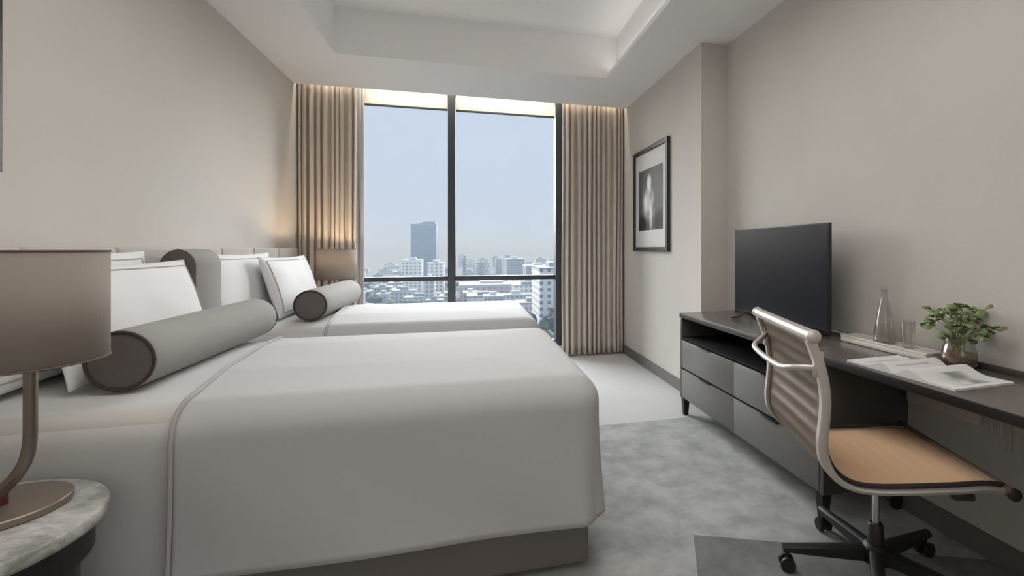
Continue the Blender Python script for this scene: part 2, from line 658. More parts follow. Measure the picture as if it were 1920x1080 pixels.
def make_bed(label):
    W = 1.34
    t = thing('bed', label, 'bed', (0, 0, 0), group='twin beds')
    bm = new(); box(bm, -1.55, .455, .045, W - .045, .02, .30, .015, 3); obj('bed_base', bm, M['bed_base'], t)
    bm = new(); box(bm, -1.56, .465, .035, W - .035, .30, BT - .018, .06, 5); obj('mattress', bm, M['mattress'], t)
    R = .11
    L = R * PI / 2 + (BT - R - .205)
    bm = new(); drape(bm, -.905, .40, R, W - R, BT, R, L, 90, 110, 1.3, slant=.12)
    d = obj('duvet', bm, M['white_cotton'], t, angle=180); solid(d, .016)
    # grey piping along the folded head edge of the duvet
    yn, yf = R, W - R
    pts = []
    q = R * PI / 2
    for k in range(0, 121):
        y = yn - L + (yf - yn + 2 * L) * k / 120
        b = (y - yf) if y > yf else ((y - yn) if y < yn else 0)
        s = abs(b)
        by = min(max(y, yn), yf)
        px = -.900 - .12 * (by - yn) / (yf - yn)
        sg = 1 if b > 0 else -1
        if s == 0:
            e = min(1, (by - yn) / .3, (yf - by) / .3)
            pts.append((px, by, BT + .02 * max(0, e) + .004))
        elif s < q:
            pts.append((px, by + sg * (R * math.sin(s / R) + .003), BT - R * (1 - math.cos(s / R)) + .003))
        else:
            kk = (s - q) / (L - q)
            pts.append((px, by + sg * (R + .02 * kk * kk + .006), BT - R - (s - q)))
    bm = new(); tube(bm, pts, .0075, 8); obj('piping', bm, M['piping'], d)
    bm = new(); drape(bm, -1.56, -.86, R + .012, W - R - .012, BT - .012, R - .01, L + .03, 40, 100, 4.7, .012, False, .014, .004)
    s_ = obj('sheet', bm, M['sheet'], t, angle=180); solid(s_, .010)
    return t


bed = make_bed('nearer white twin bed with grey-piped duvet, beside the round marble table')
bed.location = (0, 1.78, 0)
dup(bed, (0, 3.43, 0), 'farther white twin bed in front of the window, behind the nearer bed')

# headboard of upholstered panels along the left wall
hb = thing('headboard', 'long low beige upholstered headboard along the left wall behind the pillows', 'headboard', (XL, 3.24, 0))
for k in range(7):
    y0 = 1.74 + .49 * k - 3.24 - .0
    bm = new(); box(bm, .002, .105, y0 + .003, y0 + .487, .22, 1.255, .014, 3)
    obj('panel', bm, M['head'], hb)


# ------------------------------------------------------------------ pillows and bolsters
def pillow_surface(u, v, w_, h_, t_, side):
    k = 1 - .045 * (1 - v * v) * abs(u) ** 2
    k2 = 1 - .06 * (1 - u * u) * abs(v) ** 2
    e = max(0.0, 1 - abs(u) ** 2.6) * max(0.0, 1 - abs(v) ** 2.6)
    th = t_ / 2 * e ** .55 + .004
    return Vector((side * th, u * w_ / 2 * k, h_ / 2 + v * h_ / 2 * k2))


def make_pillow(name, w_, h_, t_, label, m, group, seed=0):
    """front face looks along +X; origin at the bottom edge"""
    t = thing(name, label, 'pillow', (0, 0, 0), group=group)
    bm = new()
    n1, n2 = 36, 28

    def f(side):
        def g(u, v):
            uu, vv = 2 * u - 1, 2 * v - 1
            p = pillow_surface(uu, vv, w_, h_, t_, side)
            wob = noise.noise(Vector((uu * 2.2, vv * 2.2, seed + side))) * .007 * (1 - abs(uu) ** 4) * (1 - abs(vv) ** 4)
            return p + Vector((wob, 0, 0))
        return g
    grid(bm, n1, n2, f(1))
    grid(bm, n1, n2, f(-1))
    bmesh.ops.remove_doubles(bm, verts=bm.verts, dist=.0001)
    # close the rim
    be = [e for e in bm.edges if e.is_boundary]
    if be:
        bmesh.ops.bridge_loops(bm, edges=be)
    bmesh.ops.recalc_face_normals(bm, faces=bm.faces)
    obj('pillowcase', bm, m, t, angle=180)
    a, b = .90, .84
    loop = []
    for (p, q) in (((-a, -b), (a, -b)), ((a, -b), (a, b)), ((a, b), (-a, b)), ((-a, b), (-a, -b))):
        for i in range(14):
            s = i / 14
            uu, vv = p[0] + (q[0] - p[0]) * s, p[1] + (q[1] - p[1]) * s
            pt = pillow_surface(uu, vv, w_, h_, t_, 1)
            loop.append(pt + Vector((noise.noise(Vector((uu * 2.2, vv * 2.2, seed + 1))) * .007 * (1 - abs(uu) ** 4) * (1 - abs(vv) ** 4) + .0012, 0, 0)))
    bm = new(); tube(bm, loop, .0034, 6, closed=True)
    obj('piping', bm, M['piping'], t)
    return t


PG = 'white bed pillows'
p1 = make_pillow('pillow', .94, .45, .13, 'white grey-piped pillow leaning at the front, just behind the nearer bolster', M['pillow'], PG, 2)
p1.location = (-1.312, 2.49, BT + .012); p1.rotation_euler = (0, math.radians(-17), math.radians(0))
p2 = dup(p1, (-1.492, 2.40, BT + .016), 'white pillow against the headboard, hidden behind the nearer front pillow', group=PG)
p2.rotation_euler = (0, math.radians(-8), math.radians(1)); p2.scale = (.72, 1, 1.06)
p3 = dup(p1, (-1.262, 4.21, BT + .012), 'white grey-piped pillow standing behind the farther bolster, near the window', group=PG)
p3.rotation_euler = (0, math.radians(-17), math.radians(0))
p4 = dup(p1, (-1.435, 3.74, BT + .016), 'white pillow seen between grey cushion and the farther front pillow', group=PG)
p4.rotation_euler = (0, math.radians(-8), math.radians(0)); p4.scale = (.72, 1, 1.02)


def make_bolster(label, length, r, group):
    t = thing('bolster', label, 'bolster', (0, 0, 0), group=group)
    prof = [(r - .012, 0.0), (r - .003, .004), (r, .014)] + [(r * (1 + .012 * math.sin(PI * k / 10)), .014 + (length - .028) * k / 10) for k in range(1, 10)] + [(r, length - .014), (r - .003, length - .004), (r - .012, length)]
    bm = new(); lathe(bm, prof, 56, (0, r), 'y', cap=False); obj('cover', bm, M['bolster'], t, angle=60)
    for y0, sg in ((0, -1), (length, 1)):
        prof = [(r - .008, y0 + sg * .0), (r - .02, y0 + sg * .004), (r * .5, y0 + sg * .007), (.002, y0 + sg * .008)]
        bm = new(); lathe(bm, prof, 56, (0, r), 'y')
        e = obj('end_panel', bm, M['bolster_end'], t, angle=60)
        bm = new()
        tube(bm, [((r - .006) * math.cos(2 * PI * k / 56), y0 + sg * .002, r + (r - .006) * math.sin(2 * PI * k / 56)) for k in range(56)], .0055, 8, closed=True)
        obj('piping', bm, M['bolster_pipe'], e)
    return t


b1 = make_bolster('light grey bolster with dark round end, on the nearer bed', 1.10, .106, 'grey bolsters')
b1.location = (-1.17, 2.02, BT + .004)
dup(b1, (-1.05, 3.66, BT + .004), 'light grey bolster with dark round end, on the farther bed', group='grey bolsters')

# grey rounded cushion with a dark end, standing at the headboard between the pillows
gc = thing('cushion', 'grey round-topped cushion with dark end standing at headboard between the pillows', 'cushion', (-1.475, 2.975, BT + .005))
hw, hh, ln = .085, .49, .27
prof = [(-hw, .0), (hw, .0)] + [(hw * math.cos(a), hh - hw + hw * math.sin(a)) for a in [PI * k / 18 for k in range(19)]]
bm = new()
rings = [[bm.verts.new((x * s, y, z)) for (x, z) in prof] for (y, s) in ((.0, .93), (.012, 1), (ln - .012, 1), (ln, .93))]
for a, b in zip(rings, rings[1:]):
    for k in range(len(prof)):
        bm.faces.new((a[k], a[(k + 1) % len(prof)], b[(k + 1) % len(prof)], b[k]))
bm.faces.new(rings[-1])
bmesh.ops.recalc_face_normals(bm, faces=bm.faces)
obj('cover', bm, M['bolster'], gc, angle=50)
bm = new()
r1 = [bm.verts.new((x * .95, -.003, .004 + z * .985)) for (x, z) in prof]
r2 = [bm.verts.new((x * .95, .006, .004 + z * .985)) for (x, z) in prof]
for k in range(len(prof)):
    bm.faces.new((r1[k], r1[(k + 1) % len(prof)], r2[(k + 1) % len(prof)], r2[k]))
bm.faces.new(r1); bm.faces.new(r2)
bmesh.ops.recalc_face_normals(bm, faces=bm.faces)
obj('end_panel', bm, M['bolster_end'], gc, angle=50)

# ------------------------------------------------------------------ round bedside table and lamp
TZ = .582


def make_table(label):
    t = thing('nightstand', label, 'table', (0, 0, 0), group='round bedside tables')
    r = .297
    bm = new(); lathe(bm, [(.02, TZ - .036), (r - .010, TZ - .036), (r - .003, TZ - .031), (r, TZ - .022), (r, TZ - .010), (r - .003, TZ - .003), (r - .010, TZ), (.02, TZ)], 72)
    obj('marble_top', bm, M['marble'], t)
    bm = new(); lathe(bm, [(.02, TZ - .12), (.262, TZ - .12), (.268, TZ - .115), (.268, TZ - .040), (.262, TZ - .036), (.02, TZ - .036)], 64)
    obj('apron', bm, M['black'], t)
    bm = new(); lathe(bm, [(.02, .03), (.232, .03), (.24, .04), (.24, TZ - .12), (.02, TZ - .12)], 64)
    obj('body', bm, M['black'], t)
    bm = new(); lathe(bm, [(.02, 0), (.21, 0), (.215, .005), (.215, .03), (.02, .03)], 64)
    obj('plinth', bm, M['black'], t)
    return t


tb = make_table('round marble-topped nightstand with dark body, at the near side of nearer bed')
tb.location = (-1.205, 1.452, 0)
dup(tb, (-1.27, 5.09, 0), 'round marble-topped nightstand hidden beyond the farther bed, under the window-side lamp')


def make_lamp(label):
    """origin at the centre of the base"""
    t = thing('table_lamp', label, 'lamp', (0, 0, 0), group='bedside lamps')
    bm = new(); lathe(bm, [(.01, 0), (.127, 0), (.13, .003), (.13, .017), (.127, .020), (.01, .020)], 64); obj('base', bm, M['bronze_base'], t)
    bm = new(); lathe(bm, [(.008, .020), (.016, .020), (.016, .040), (.012, .046), (.008, .046)], 24); obj('joint', bm, M['red'], t)
    bm = new(); tube(bm, smooth_path([(0, 0, .044), (.012, 0, .062), (.036, 0, .092), (.054, 0, .130), (.062, 0, .18), (.063, 0, .26), (.063, 0, .42), (.063, 0, .46)], 6), .0135, 16)
    obj('stem', bm, M['bronze'], t)
    z0, z1, r, cx = .378, .662, .172, .032
    bm = new(); tube(bm, [(.063, 0, .46), (cx, 0, .475)], .008, 10)
    lathe(bm, [(.006, .46), (.018, .46), (.018, .52), (.006, .52)], 20, (cx, 0)); obj('lamp_holder', bm, M['bronze'], t)
    bm = new(); bmesh.ops.create_uvsphere(bm, u_segments=20, v_segments=12, radius=.028, matrix=Matrix.Translation((cx, 0, .545)))
    obj('bulb', bm, M['bulb'], t)
    bm = new(); lathe(bm, [(r, z0), (r, z1)], 72, (cx, 0), cap=False)
    sh = obj('lamp_shade', bm, M['shade'], t); solid(sh, .003)
    for z in (z0, z1):
        bm = new(); tube(bm, [(cx + r * math.cos(2 * PI * k / 64), r * math.sin(2 * PI * k / 64), z) for k in range(64)], .0025, 6, closed=True)
        obj('rim', bm, M['shade_rim'], sh)
    bm = new()
    for a in (0, 2 * PI / 3, 4 * PI / 3):
        tube(bm, [(cx, 0, .522), (cx + r * math.cos(a + .3), r * math.sin(a + .3), z1 - .01)], .002, 6)
    obj('shade_carrier', bm, M['bronze_base'], sh)
    return t


M['bulb'] = mat('lit_bulb', (0.9, 0.85, 0.7), 0.5, emit=(1.0, 0.82, 0.6, 2.0))
sb = M['shade'].node_tree
_b = sb.nodes['Principled BSDF']
_tr = sb.nodes.new('ShaderNodeBsdfTranslucent'); _tr.inputs[0].default_value = (0.42, 0.38, 0.33, 1)
_mx = sb.nodes.new('ShaderNodeMixShader'); _mx.inputs[0].default_value = 0.3
sb.links.new(_b.outputs[0], _mx.inputs[1]); sb.links.new(_tr.outputs[0], _mx.inputs[2])
sb.links.new(_mx.outputs[0], sb.nodes['Material Output'].inputs['Surface'])

lp = make_lamp('taupe drum-shade lamp with bent bronze stem, on the near round table')
lp.location = (-1.15, 1.55, TZ)
dup(lp, (-1.25, 5.04, TZ), 'taupe drum-shade lamp standing beyond the farther bed, before the left curtain')
lamp('far_lamp_light', 'POINT', 6, (1.0, 0.76, 0.5), (-1.218, 5.04, TZ + .60), shadow_soft_size=.03)
lamp('near_lamp_light', 'POINT', 0.5, (1.0, 0.80, 0.58), (-1.118, 1.55, TZ + .60), shadow_soft_size=.03)

# ------------------------------------------------------------------ desk with drawers
DT = .765
DX0, DX1 = 1.55, 2.028
dk = thing('desk', 'long dark desk with grey drawers and open niche along the right wall', 'desk', (1.79, 2.0, 0))
ox, oy = 1.79, 2.0


def dbox(name, x0, x1, y0, y1, z0, z1, m, bev=.003, parent=None):
    bm = new(); box(bm, x0 - ox, x1 - ox, y0 - oy, y1 - oy, z0, z1, bev)
    return obj(name, bm, m, parent or dk)


dbox('desk_top', DX0, DX1, .55, 3.36, DT - .034, DT, M['desk_top'])
dbox('edge_band', DX0 - .004, DX0 + .001, .55, 3.36, DT - .035, DT - .001, M['edge'], .0015)
dbox('side_panel', DX0 + .002, DX1, 3.335, 3.36, .13, DT - .034, M['wood'])
dbox('side_panel', DX0 + .002, DX1, 1.84, 1.865, .13, DT - .034, M['wood'])
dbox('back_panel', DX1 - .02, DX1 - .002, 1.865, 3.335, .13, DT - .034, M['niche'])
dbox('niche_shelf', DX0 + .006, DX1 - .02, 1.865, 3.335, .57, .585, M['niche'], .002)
dbox('bottom_panel', DX0 + .006, DX1 - .02, 1.865, 3.335, .13, .15, M['wood'])
dbox('divider', DX0 + .03, DX1 - .02, 2.59, 2.61, .15, .57, M['wood'])
for (y0, y1) in ((1.868, 2.598), (2.602, 3.332)):
    for (z0, z1) in ((.137, .345), (.358, .562)):
        dr = dbox('drawer', DX0, DX0 + .02, y0, y1, z0, z1, M['front'], .003)
        yc = (y0 + y1) / 2
        dbox('pull', DX0 - .010, DX0 + .004, yc - .075, yc + .075, z1 - .004, z1 + .004, M['black'], .002, dr)
for (x, y) in ((DX0 + .03, 3.325), (DX0 + .03, 1.875), (DX1 - .035, 3.325), (DX1 - .035, 1.875)):
    bm = new()
    r = bmesh.ops.create_cone(bm, cap_ends=True, segments=4, radius1=.022, radius2=.034, depth=.13,
                              matrix=Matrix.Translation((x - ox, y - oy, .065)) @ Matrix.Rotation(PI / 4, 4, 'Z'))
    obj('leg', bm, M['black'], dk, False)
dbox('end_panel', DX0 + .03, DX1, .555, .585, 0, DT - .034, M['wood'])
dbox('upstand', DX1 - .016, DX1, .55, 3.36, DT, DT + .022, M['wood'], .003)

# cream box and strands standing in for bright marks on the under-desk wall
ct = thing('bright_band_box', 'narrow cream box standing in for a bright band under the desk', 'cable tray', (XR, 1.66, .53))
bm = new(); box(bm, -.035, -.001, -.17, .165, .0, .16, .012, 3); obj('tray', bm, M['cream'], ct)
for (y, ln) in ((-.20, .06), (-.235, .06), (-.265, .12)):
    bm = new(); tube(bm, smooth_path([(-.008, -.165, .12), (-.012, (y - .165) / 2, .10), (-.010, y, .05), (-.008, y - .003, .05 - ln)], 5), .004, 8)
    obj('pale_strand', bm, M['cream'], ct)

# ------------------------------------------------------------------ television
tv = thing('television', 'flat dark television on two low feet at the far end of the desk', 'television', (1.862, 2.625, DT),
           math.radians(-2.5))
bm = new(); box(bm, -.012, .006, -.500, .495, .045, .622, .004); obj('body', bm, M['tv_body'], tv)
bm = new(); box(bm, .006, .040, -.36, .36, .09, .40, .012); obj('rear_housing', bm, M['tv_body'], tv)
bm = new(); box(bm, -.0135, -.0118, -.493, .488, .056, .616); obj('screen', bm, M['screen'], tv, False)
for y in (-.36, .36):
    bm = new()
    tube(bm, smooth_path([(-.11, y, .006), (-.05, y, .012), (.0, y, .048), (.05, y, .012), (.10, y, .006)], 5), .010, 8, ru=.006)
    obj('foot', bm, M['tv_body'], tv)

# ------------------------------------------------------------------ framed pictures
art = artwork('portrait_print', [(.03, .17, .085, .11, .75), (.04, .0, .19, .16, .5), (.14, -.05, .08, .14, .3), (-.02, .03, .05, .06, -.25),
                                 (.03, -.14, .20, .10, .22), (-.02, -.20, .05, .18, .45), (.24, -.25, .2, .14, -.1), (-.24, -.23, .18, .15, -.1), (.0, .0, .45, .35, .05)], .045)
art2 = artwork('abstract_print', [(0, .05, .2, .3, .3), (-.1, -.2, .15, .2, .2)], .1)


def picture(label, x, yc, zc, wd, ht, bar, iw, ih, face, art_m):
    t = thing('picture_frame', label, 'picture', (x, yc, zc))
    s = face
    bm = new()
    for (y0, y1, z0, z1) in ((-wd / 2, wd / 2, ht / 2 - bar, ht / 2), (-wd / 2, wd / 2, -ht / 2, -ht / 2 + bar),
                             (-wd / 2, -wd / 2 + bar, -ht / 2 + bar, ht / 2 - bar), (wd / 2 - bar, wd / 2, -ht / 2 + bar, ht / 2 - bar)):
        a, b = sorted((0.002 * s, .034 * s))
        box(bm, a, b, y0, y1, z0, z1, .002, 1)
    obj('frame', bm, M['fblack'], t)
    a, b = sorted((.004 * s, .014 * s))
    bm = new(); box(bm, a, b, -wd / 2 + bar, wd / 2 - bar, -ht / 2 + bar, ht / 2 - bar); obj('mat_board', bm, M['fpaper'], t, False)
    a, b = sorted((.014 * s, .0155 * s))
    bm = new(); box(bm, a, b, -iw / 2, iw / 2, -ih / 2, ih / 2); obj('print', bm, art_m, t, False)
    return t


picture('black-framed black-and-white portrait with wide white mat, right of the window', XF, 4.58, 1.755, .945, 1.065, .042, .66, .63, -1, art)
picture('dark-framed picture on the left wall, only its edge showing', XL, 1.817, 1.99, .86, .92, .03, .6, .64, 1, art2)

# ------------------------------------------------------------------ things on the desk
rt = thing('tray', 'low cream tray on the desk by the wall, under the glass carafe', 'tray', (1.955, 1.895, DT))
bm = new(); box(bm, -.062, .050, -.265, .225, 0, .026, .006); obj('tray_base', bm, M['cream'], rt)
bm = new()
for (x0, x1, y0, y1) in ((-.062, -.054, -.265, .225), (.042, .050, -.265, .225), (-.054, .042, -.265, -.257), (-.054, .042, .217, .225)):
    box(bm, x0, x1, y0, y1, .024, .036, .002)
obj('rim', bm, M['cream'], rt)


def glass_vessel(name, part, label, cat, loc, prof, wall=.0025):
    t = thing(name, label, cat, loc)
    bm = new()
    inner = [(max(r - wall, .002), z) for (r, z) in prof][::-1]
    inner[-1] = (inner[-1][0], inner[-1][1] + .006)
    lathe(bm, [(.002, 0)] + prof + inner + [(.002, prof[0][1] + .006)], 40, cap=False)
    obj(part, bm, M['glass'], t, angle=60)
    return t


carafe = glass_vessel('carafe', 'bottle', 'tall conical clear glass carafe on the cream tray', 'carafe', (1.950, 1.900, DT + .0265),
                      [(.040, 0), (.046, .006), (.047, .02), (.043, .07), (.034, .13), (.024, .18), (.016, .215), (.013, .24), (.015, .258)])
bm = new(); lathe(bm, [(.003, .250), (.0115, .250), (.0118, .262), (.015, .264), (.015, .276), (.003, .278)], 24); obj('stopper', bm, M['glass'], carafe)
bm = new(); lathe(bm, [(.003, .008), (.042, .008), (.0435, .02), (.0395, .07), (.037, .09), (.003, .09)], 32); obj('water', bm, M['glass'], carafe)
glass_vessel('tumbler', 'cup', 'short clear glass tumbler beside the carafe', 'glass', (1.955, 1.775, DT + .0265),
             [(.022, 0), (.025, .004), (.030, .125)])

# plant in a glass pot
pl = thing('potted_plant', 'leafy green plant in round glass pot with brown filling, on the desk', 'plant', (1.945, 1.53, DT))
bm = new()
pr = [(.045, 0), (.058, .006), (.064, .03), (.062, .06), (.055, .085), (.050, .10), (.052, .115)]
inn = [(r - .003, z) for (r, z) in pr][::-1]
lathe(bm, [(.002, 0)] + pr + inn + [(.002, .006)], 40, cap=False)
obj('pot', bm, M['glass'], pl, angle=60)
bm = new(); lathe(bm, [(.002, .0065), (.052, .0068), (.060, .03), (.058, .058), (.03, .062), (.002, .062)], 32); obj('filling', bm, M['soil'], pl)
rnd = random.Random(21)
bst, blf = new(), new()
for k in range(48):
    a = rnd.uniform(0, 2 * PI)
    rad = rnd.uniform(.02, .16) ** 1.0
    hgt = rnd.uniform(.12, .255) - .25 * max(0, rad - .11)
    ex, ey = rad * math.cos(a) * .42, rad * math.sin(a)
    ex = min(ex, .058)
    top = Vector((ex, ey, hgt))
    tube(bst, smooth_path([(rnd.uniform(-.02, .02), rnd.uniform(-.02, .02), .05), (ex * .35, ey * .35, .12 + .3 * (hgt - .12)), top], 5), .0016, 5)
    for q in range(rnd.choice((1, 2, 2, 3))):
        c = top + Vector((rnd.uniform(-.012, .006), rnd.uniform(-.026, .026), rnd.uniform(-.02, .014)))
        R_ = rnd.uniform(.014, .023)
        m4 = Matrix.Translation(c) @ Matrix.Rotation(rnd.uniform(0, 2 * PI), 4, 'Z') @ Matrix.Rotation(rnd.uniform(-.6, .6), 4, 'X') @ Matrix.Rotation(rnd.uniform(-.5, .5), 4, 'Y')
        nn = 10
        cv = blf.verts.new(m4 @ Vector((0, 0, .003)))
        rim = []
        for i in range(nn):
            th = 2 * PI * i / nn
            rr = R_ * (1 - .22 * abs(math.cos(th / 2 + PI / 2)) ** 6) * (1.15 if i == 0 else 1)
            rim.append(blf.verts.new(m4 @ Vector((rr * math.cos(th), rr * .85 * math.sin(th), -.003 * math.cos(2 * th)))))
        for i in range(nn):
            blf.faces.new((cv, rim[i], rim[(i + 1) % nn]))
obj('stems', bst, M['stem'], pl)
lf = obj('leaves', blf, M['leaf'], pl); solid(lf, .0012)


# open magazine
def magazine_art():
    return artwork('grey_sketch', [(0, 0, .085, .15, -.26), (.02, .06, .07, .08, -.25), (.03, -.07, .06, .07, -.2), (-.02, -.05, .03, .04, .25), (-.03, .05, .03, .03, .2)], .74)


mg = thing('magazine', 'open white magazine with a grey picture, lying on the desk behind the chair', 'magazine', (1.725, 1.50, DT + .001), math.radians(3))
for sg, nm in ((1, 'left_pages'), (-1, 'right_pages')):
    bm = new()
    wd, hg = .225, .145

    def f(u, v):
        s = u
        z = .004 + .020 * math.exp(-((s - .22) / .22) ** 2) * (1 - math.exp(-s * 9)) * 1.6 + .004 * s
        return Vector((-hg + 2 * hg * v, sg * (.002 + wd * s), z))
    vs = grid(bm, 24, 12, f)
    ret = bmesh.ops.extrude_face_region(bm, geom=list(bm.faces))
    for v in [g for g in ret['geom'] if isinstance(g, bmesh.types.BMVert)]:
        v.co.z = max(.0, v.co.z * .0)
    bmesh.ops.recalc_face_normals(bm, faces=bm.faces)
    pg = obj(nm, bm, M['paper'], mg, angle=50)
    if sg == -1:
        bm = new()

        def g(u, v):
            p = f(.40 + .48 * u, .22 + .55 * v)
            # local axes for the picture: x up, y across, z along the page
            return Vector((p.x, p.y, p.z + .0008))
        grid(bm, 12, 8, g)
        M['sketch'] = magazine_art()
        o = obj('picture', bm, M['sketch'], pg)
        # centre the picture's own coordinates on the page picture
        cx_, cy_ = 0.0, sg * (.002 + wd * .64)
        for nd in M['sketch'].node_tree.nodes:
            if nd.type == 'MAPPING':
                l_, s_ = nd.inputs['Location'].default_value, nd.inputs['Scale'].default_value
                py, pz = l_[1], l_[2]
                ry, rz = s_[1], s_[2]
                nd.inputs['Location'].default_value = (cx_ + py, cy_ + pz * .7, 0)
                nd.inputs['Scale'].default_value = (ry, rz * .7, 1)
    else:
        bm = new()
        for i in range(5):
            u0 = .12 + .15 * i
            def g2(u, v, u0=u0):
                p = f(u0 + .03 * u, .15 + .6 * v)
                return Vector((p.x, p.y, p.z + .0008))
            grid(bm, 2, 10, g2)
        obj('text_column', bm, M['piping'] if False else mat('pale_grey_ink', (.55, .54, .53), .7), pg)

# ------------------------------------------------------------------ desk chair
ch = thing('office_chair', 'tan leather swivel chair with polished side rails, pulled up to the desk', 'chair', (1.49, 1.49, 0), math.radians(-17))
PROF = [(.262, .478), (.20, .482), (.10, .474), (-.06, .466), (-.16, .466), (-.225, .480), (-.272, .512), (-.302, .562), (-.310, .62),
        (-.302, .70), (-.300, .77), (-.315, .86), (-.348, .955)]
path = smooth_path([(x, 0, z) for (x, z) in PROF], 8)
acc = [0]
for a, b in zip(path, path[1:]):
    acc.append(acc[-1] + (b - a).length)
TOT = acc[-1]


def at(s):
    s = max(0, min(TOT, s))
    for i in range(len(acc) - 1):
        if acc[i + 1] >= s:
            k = (s - acc[i]) / (acc[i + 1] - acc[i] + 1e-9)
            p = path[i].lerp(path[i + 1], k)
            d = (path[i + 1] - path[i]).normalized()
            return p, Vector((d.z, 0, -d.x))     # normal towards the sitter / up is -this
    return path[-1], Vector((0, 0, 1))


HWID = .262
RIB = .052


def sling(s0, s1, rib):
    bm = new()

    def f(u, v):
        s = s0 + (s1 - s0) * u
        p, nn = at(s)
        e = (1 - abs(2 * v - 1) ** 6)
        puff = .006 * abs(math.sin(PI * s / RIB)) * e * rib
        sag = .006 * e
        q = p + nn * (-1) * (puff * -1) + nn * sag * 0
        return Vector((q.x, (2 * v - 1) * (HWID - .012), q.z))
    grid(bm, max(60, int((s1 - s0) / RIB * 10)), 16, f)
    return bm


S_BEND = None
for i, p in enumerate(path):
    if p.z > .50 and p.x < 0:
        S_BEND = acc[i]
        break
seat = obj('seat', sling(.01, S_BEND, .1), M['tan'], ch, angle=180); solid(seat, .010, 0)
back = obj('backrest', sling(S_BEND, TOT - .01, 1.0), M['brown'], ch, angle=180); solid(back, .012, 0)
for sg in (-1, 1):
    bm = new(); tube(bm, [(p.x, sg * (HWID + .008), p.z) for p in path], .011, 10, ru=.019, up=(0, sg, 0.0001)) if False else None
    bm.free()
    bm = new()
    N_ = len(path)
    rings = []
    for i, p in enumerate(path):
        d = (path[min(i + 1, N_ - 1)] - path[max(i - 1, 0)]).normalized()
        nn = Vector((d.z, 0, -d.x))
        hh_ = .009 + .010 * min(1.0, max(0.0, (p.z - .468) / .10))
        pr_ = [(-.011, -hh_), (.011, -hh_), (.014, 0), (.011, hh_ * .6), (-.011, hh_ * .6), (-.012, 0)]
        # nn points away from the sitter
        rings.append([bm.verts.new(Vector((p.x, sg * (HWID + .006 + a), p.z)) + nn * b) for (a, b) in pr_])
    for a, b in zip(rings, rings[1:]):
        for k in range(6):
            bm.faces.new((a[k], a[(k + 1) % 6], b[(k + 1) % 6], b[k]))
    bm.faces.new(rings[0]); bm.faces.new(rings[-1])
    bmesh.ops.recalc_face_normals(bm, faces=bm.faces)
    rl = obj('side_rail', bm, M['alu'], ch, angle=40)
    bm = new()
    off = []
    for i, p in enumerate(path):
        d = (path[min(i + 1, N_ - 1)] - path[max(i - 1, 0)]).normalized()
        nn = Vector((d.z, 0, -d.x))
        off.append(Vector((p.x, sg * (HWID - .003), p.z)) + nn * .013)
    tube(bm, off, .0075, 8)
    obj('edge_binding', bm, M['dark_trim'], rl)
for (x, z, nm, r) in ((.268, .476, 'front_tube', .017), (-.352, .968, 'top_tube', .020)):
    bm = new(); tube(bm, [(x, -HWID - .03, z), (x, HWID + .03, z)], r, 20)
    tb_ = obj(nm, bm, M['brown'] if nm == 'front_tube' else M['alu'], ch)
    for sg in (-1, 1):
        bm = new(); lathe(bm, [(.002, sg * (HWID + .030)), (r + .003, sg * (HWID + .030)), (r + .003, sg * (HWID + .040)), (r - .006, sg * (HWID + .043)), (.002, sg * (HWID + .043))], 20, (x, z), 'y')
        obj('end_cap', bm, M['alu'] if nm == 'top_tube' else M['dark_trim'], tb_)
# bowed brace across the back
bm = new()
tube(bm, smooth_path([(-.315, HWID, .90), (-.335, HWID - .01, .875), (-.385, HWID - .045, .845), (-.40, HWID - .10, .835), (-.402, 0, .83), (-.40, -HWID + .12, .835), (-.375, -HWID + .05, .85), (-.32, -HWID, .86)], 6), .011, 10)
obj('back_brace', bm, M['alu'], ch)
for sg in (-1, 1):
    bm = new(); box(bm, -.338, -.308, sg * HWID - .012, sg * HWID + .012, .83, .915, .006); obj('brace_bracket', bm, M['alu'], ch)
# seat spreader, mechanism, column, base
bm = new(); tube(bm, smooth_path([(.13, -HWID, .464), (.12, -.16, .437), (.05, 0, .415), (.12, .16, .437), (.13, HWID, .464)], 6), .014, 10); obj('seat_brace', bm, M['dark_trim'], ch)
bm = new(); tube(bm, smooth_path([(-.10, -HWID, .455), (-.09, -.16, .437), (-.03, 0, .415), (-.09, .16, .437), (-.10, HWID, .455)], 6), .014, 10); obj('seat_brace', bm, M['dark_trim'], ch)
for sg in (-1, 1):
    bm = new(); box(bm, .10, .165, sg * HWID - .016, sg * HWID + .016, .442, .466, .006); obj('brace_bracket', bm, M['dark_trim'], ch)
bm = new(); box(bm, -.07, .09, -.05, .05, .397, .425, .01); obj('tilt_mechanism', bm, M['plastic'], ch)
bm = new(); lathe(bm, [(.002, .20), (.013, .20), (.013, .400), (.002, .400)], 24); obj('gas_column', bm, M['chrome'], ch)
bm = new(); lathe(bm, [(.002, .075), (.029, .075), (.027, .208), (.022, .214), (.002, .214)], 28); obj('column_sleeve', bm, M['plastic'], ch)
bm = new(); lathe(bm, [(.002, .070), (.045, .070), (.045, .125), (.032, .14), (.002, .14)], 28); obj('hub', bm, M['plastic'], ch)
A0 = math.radians(156 + 17)
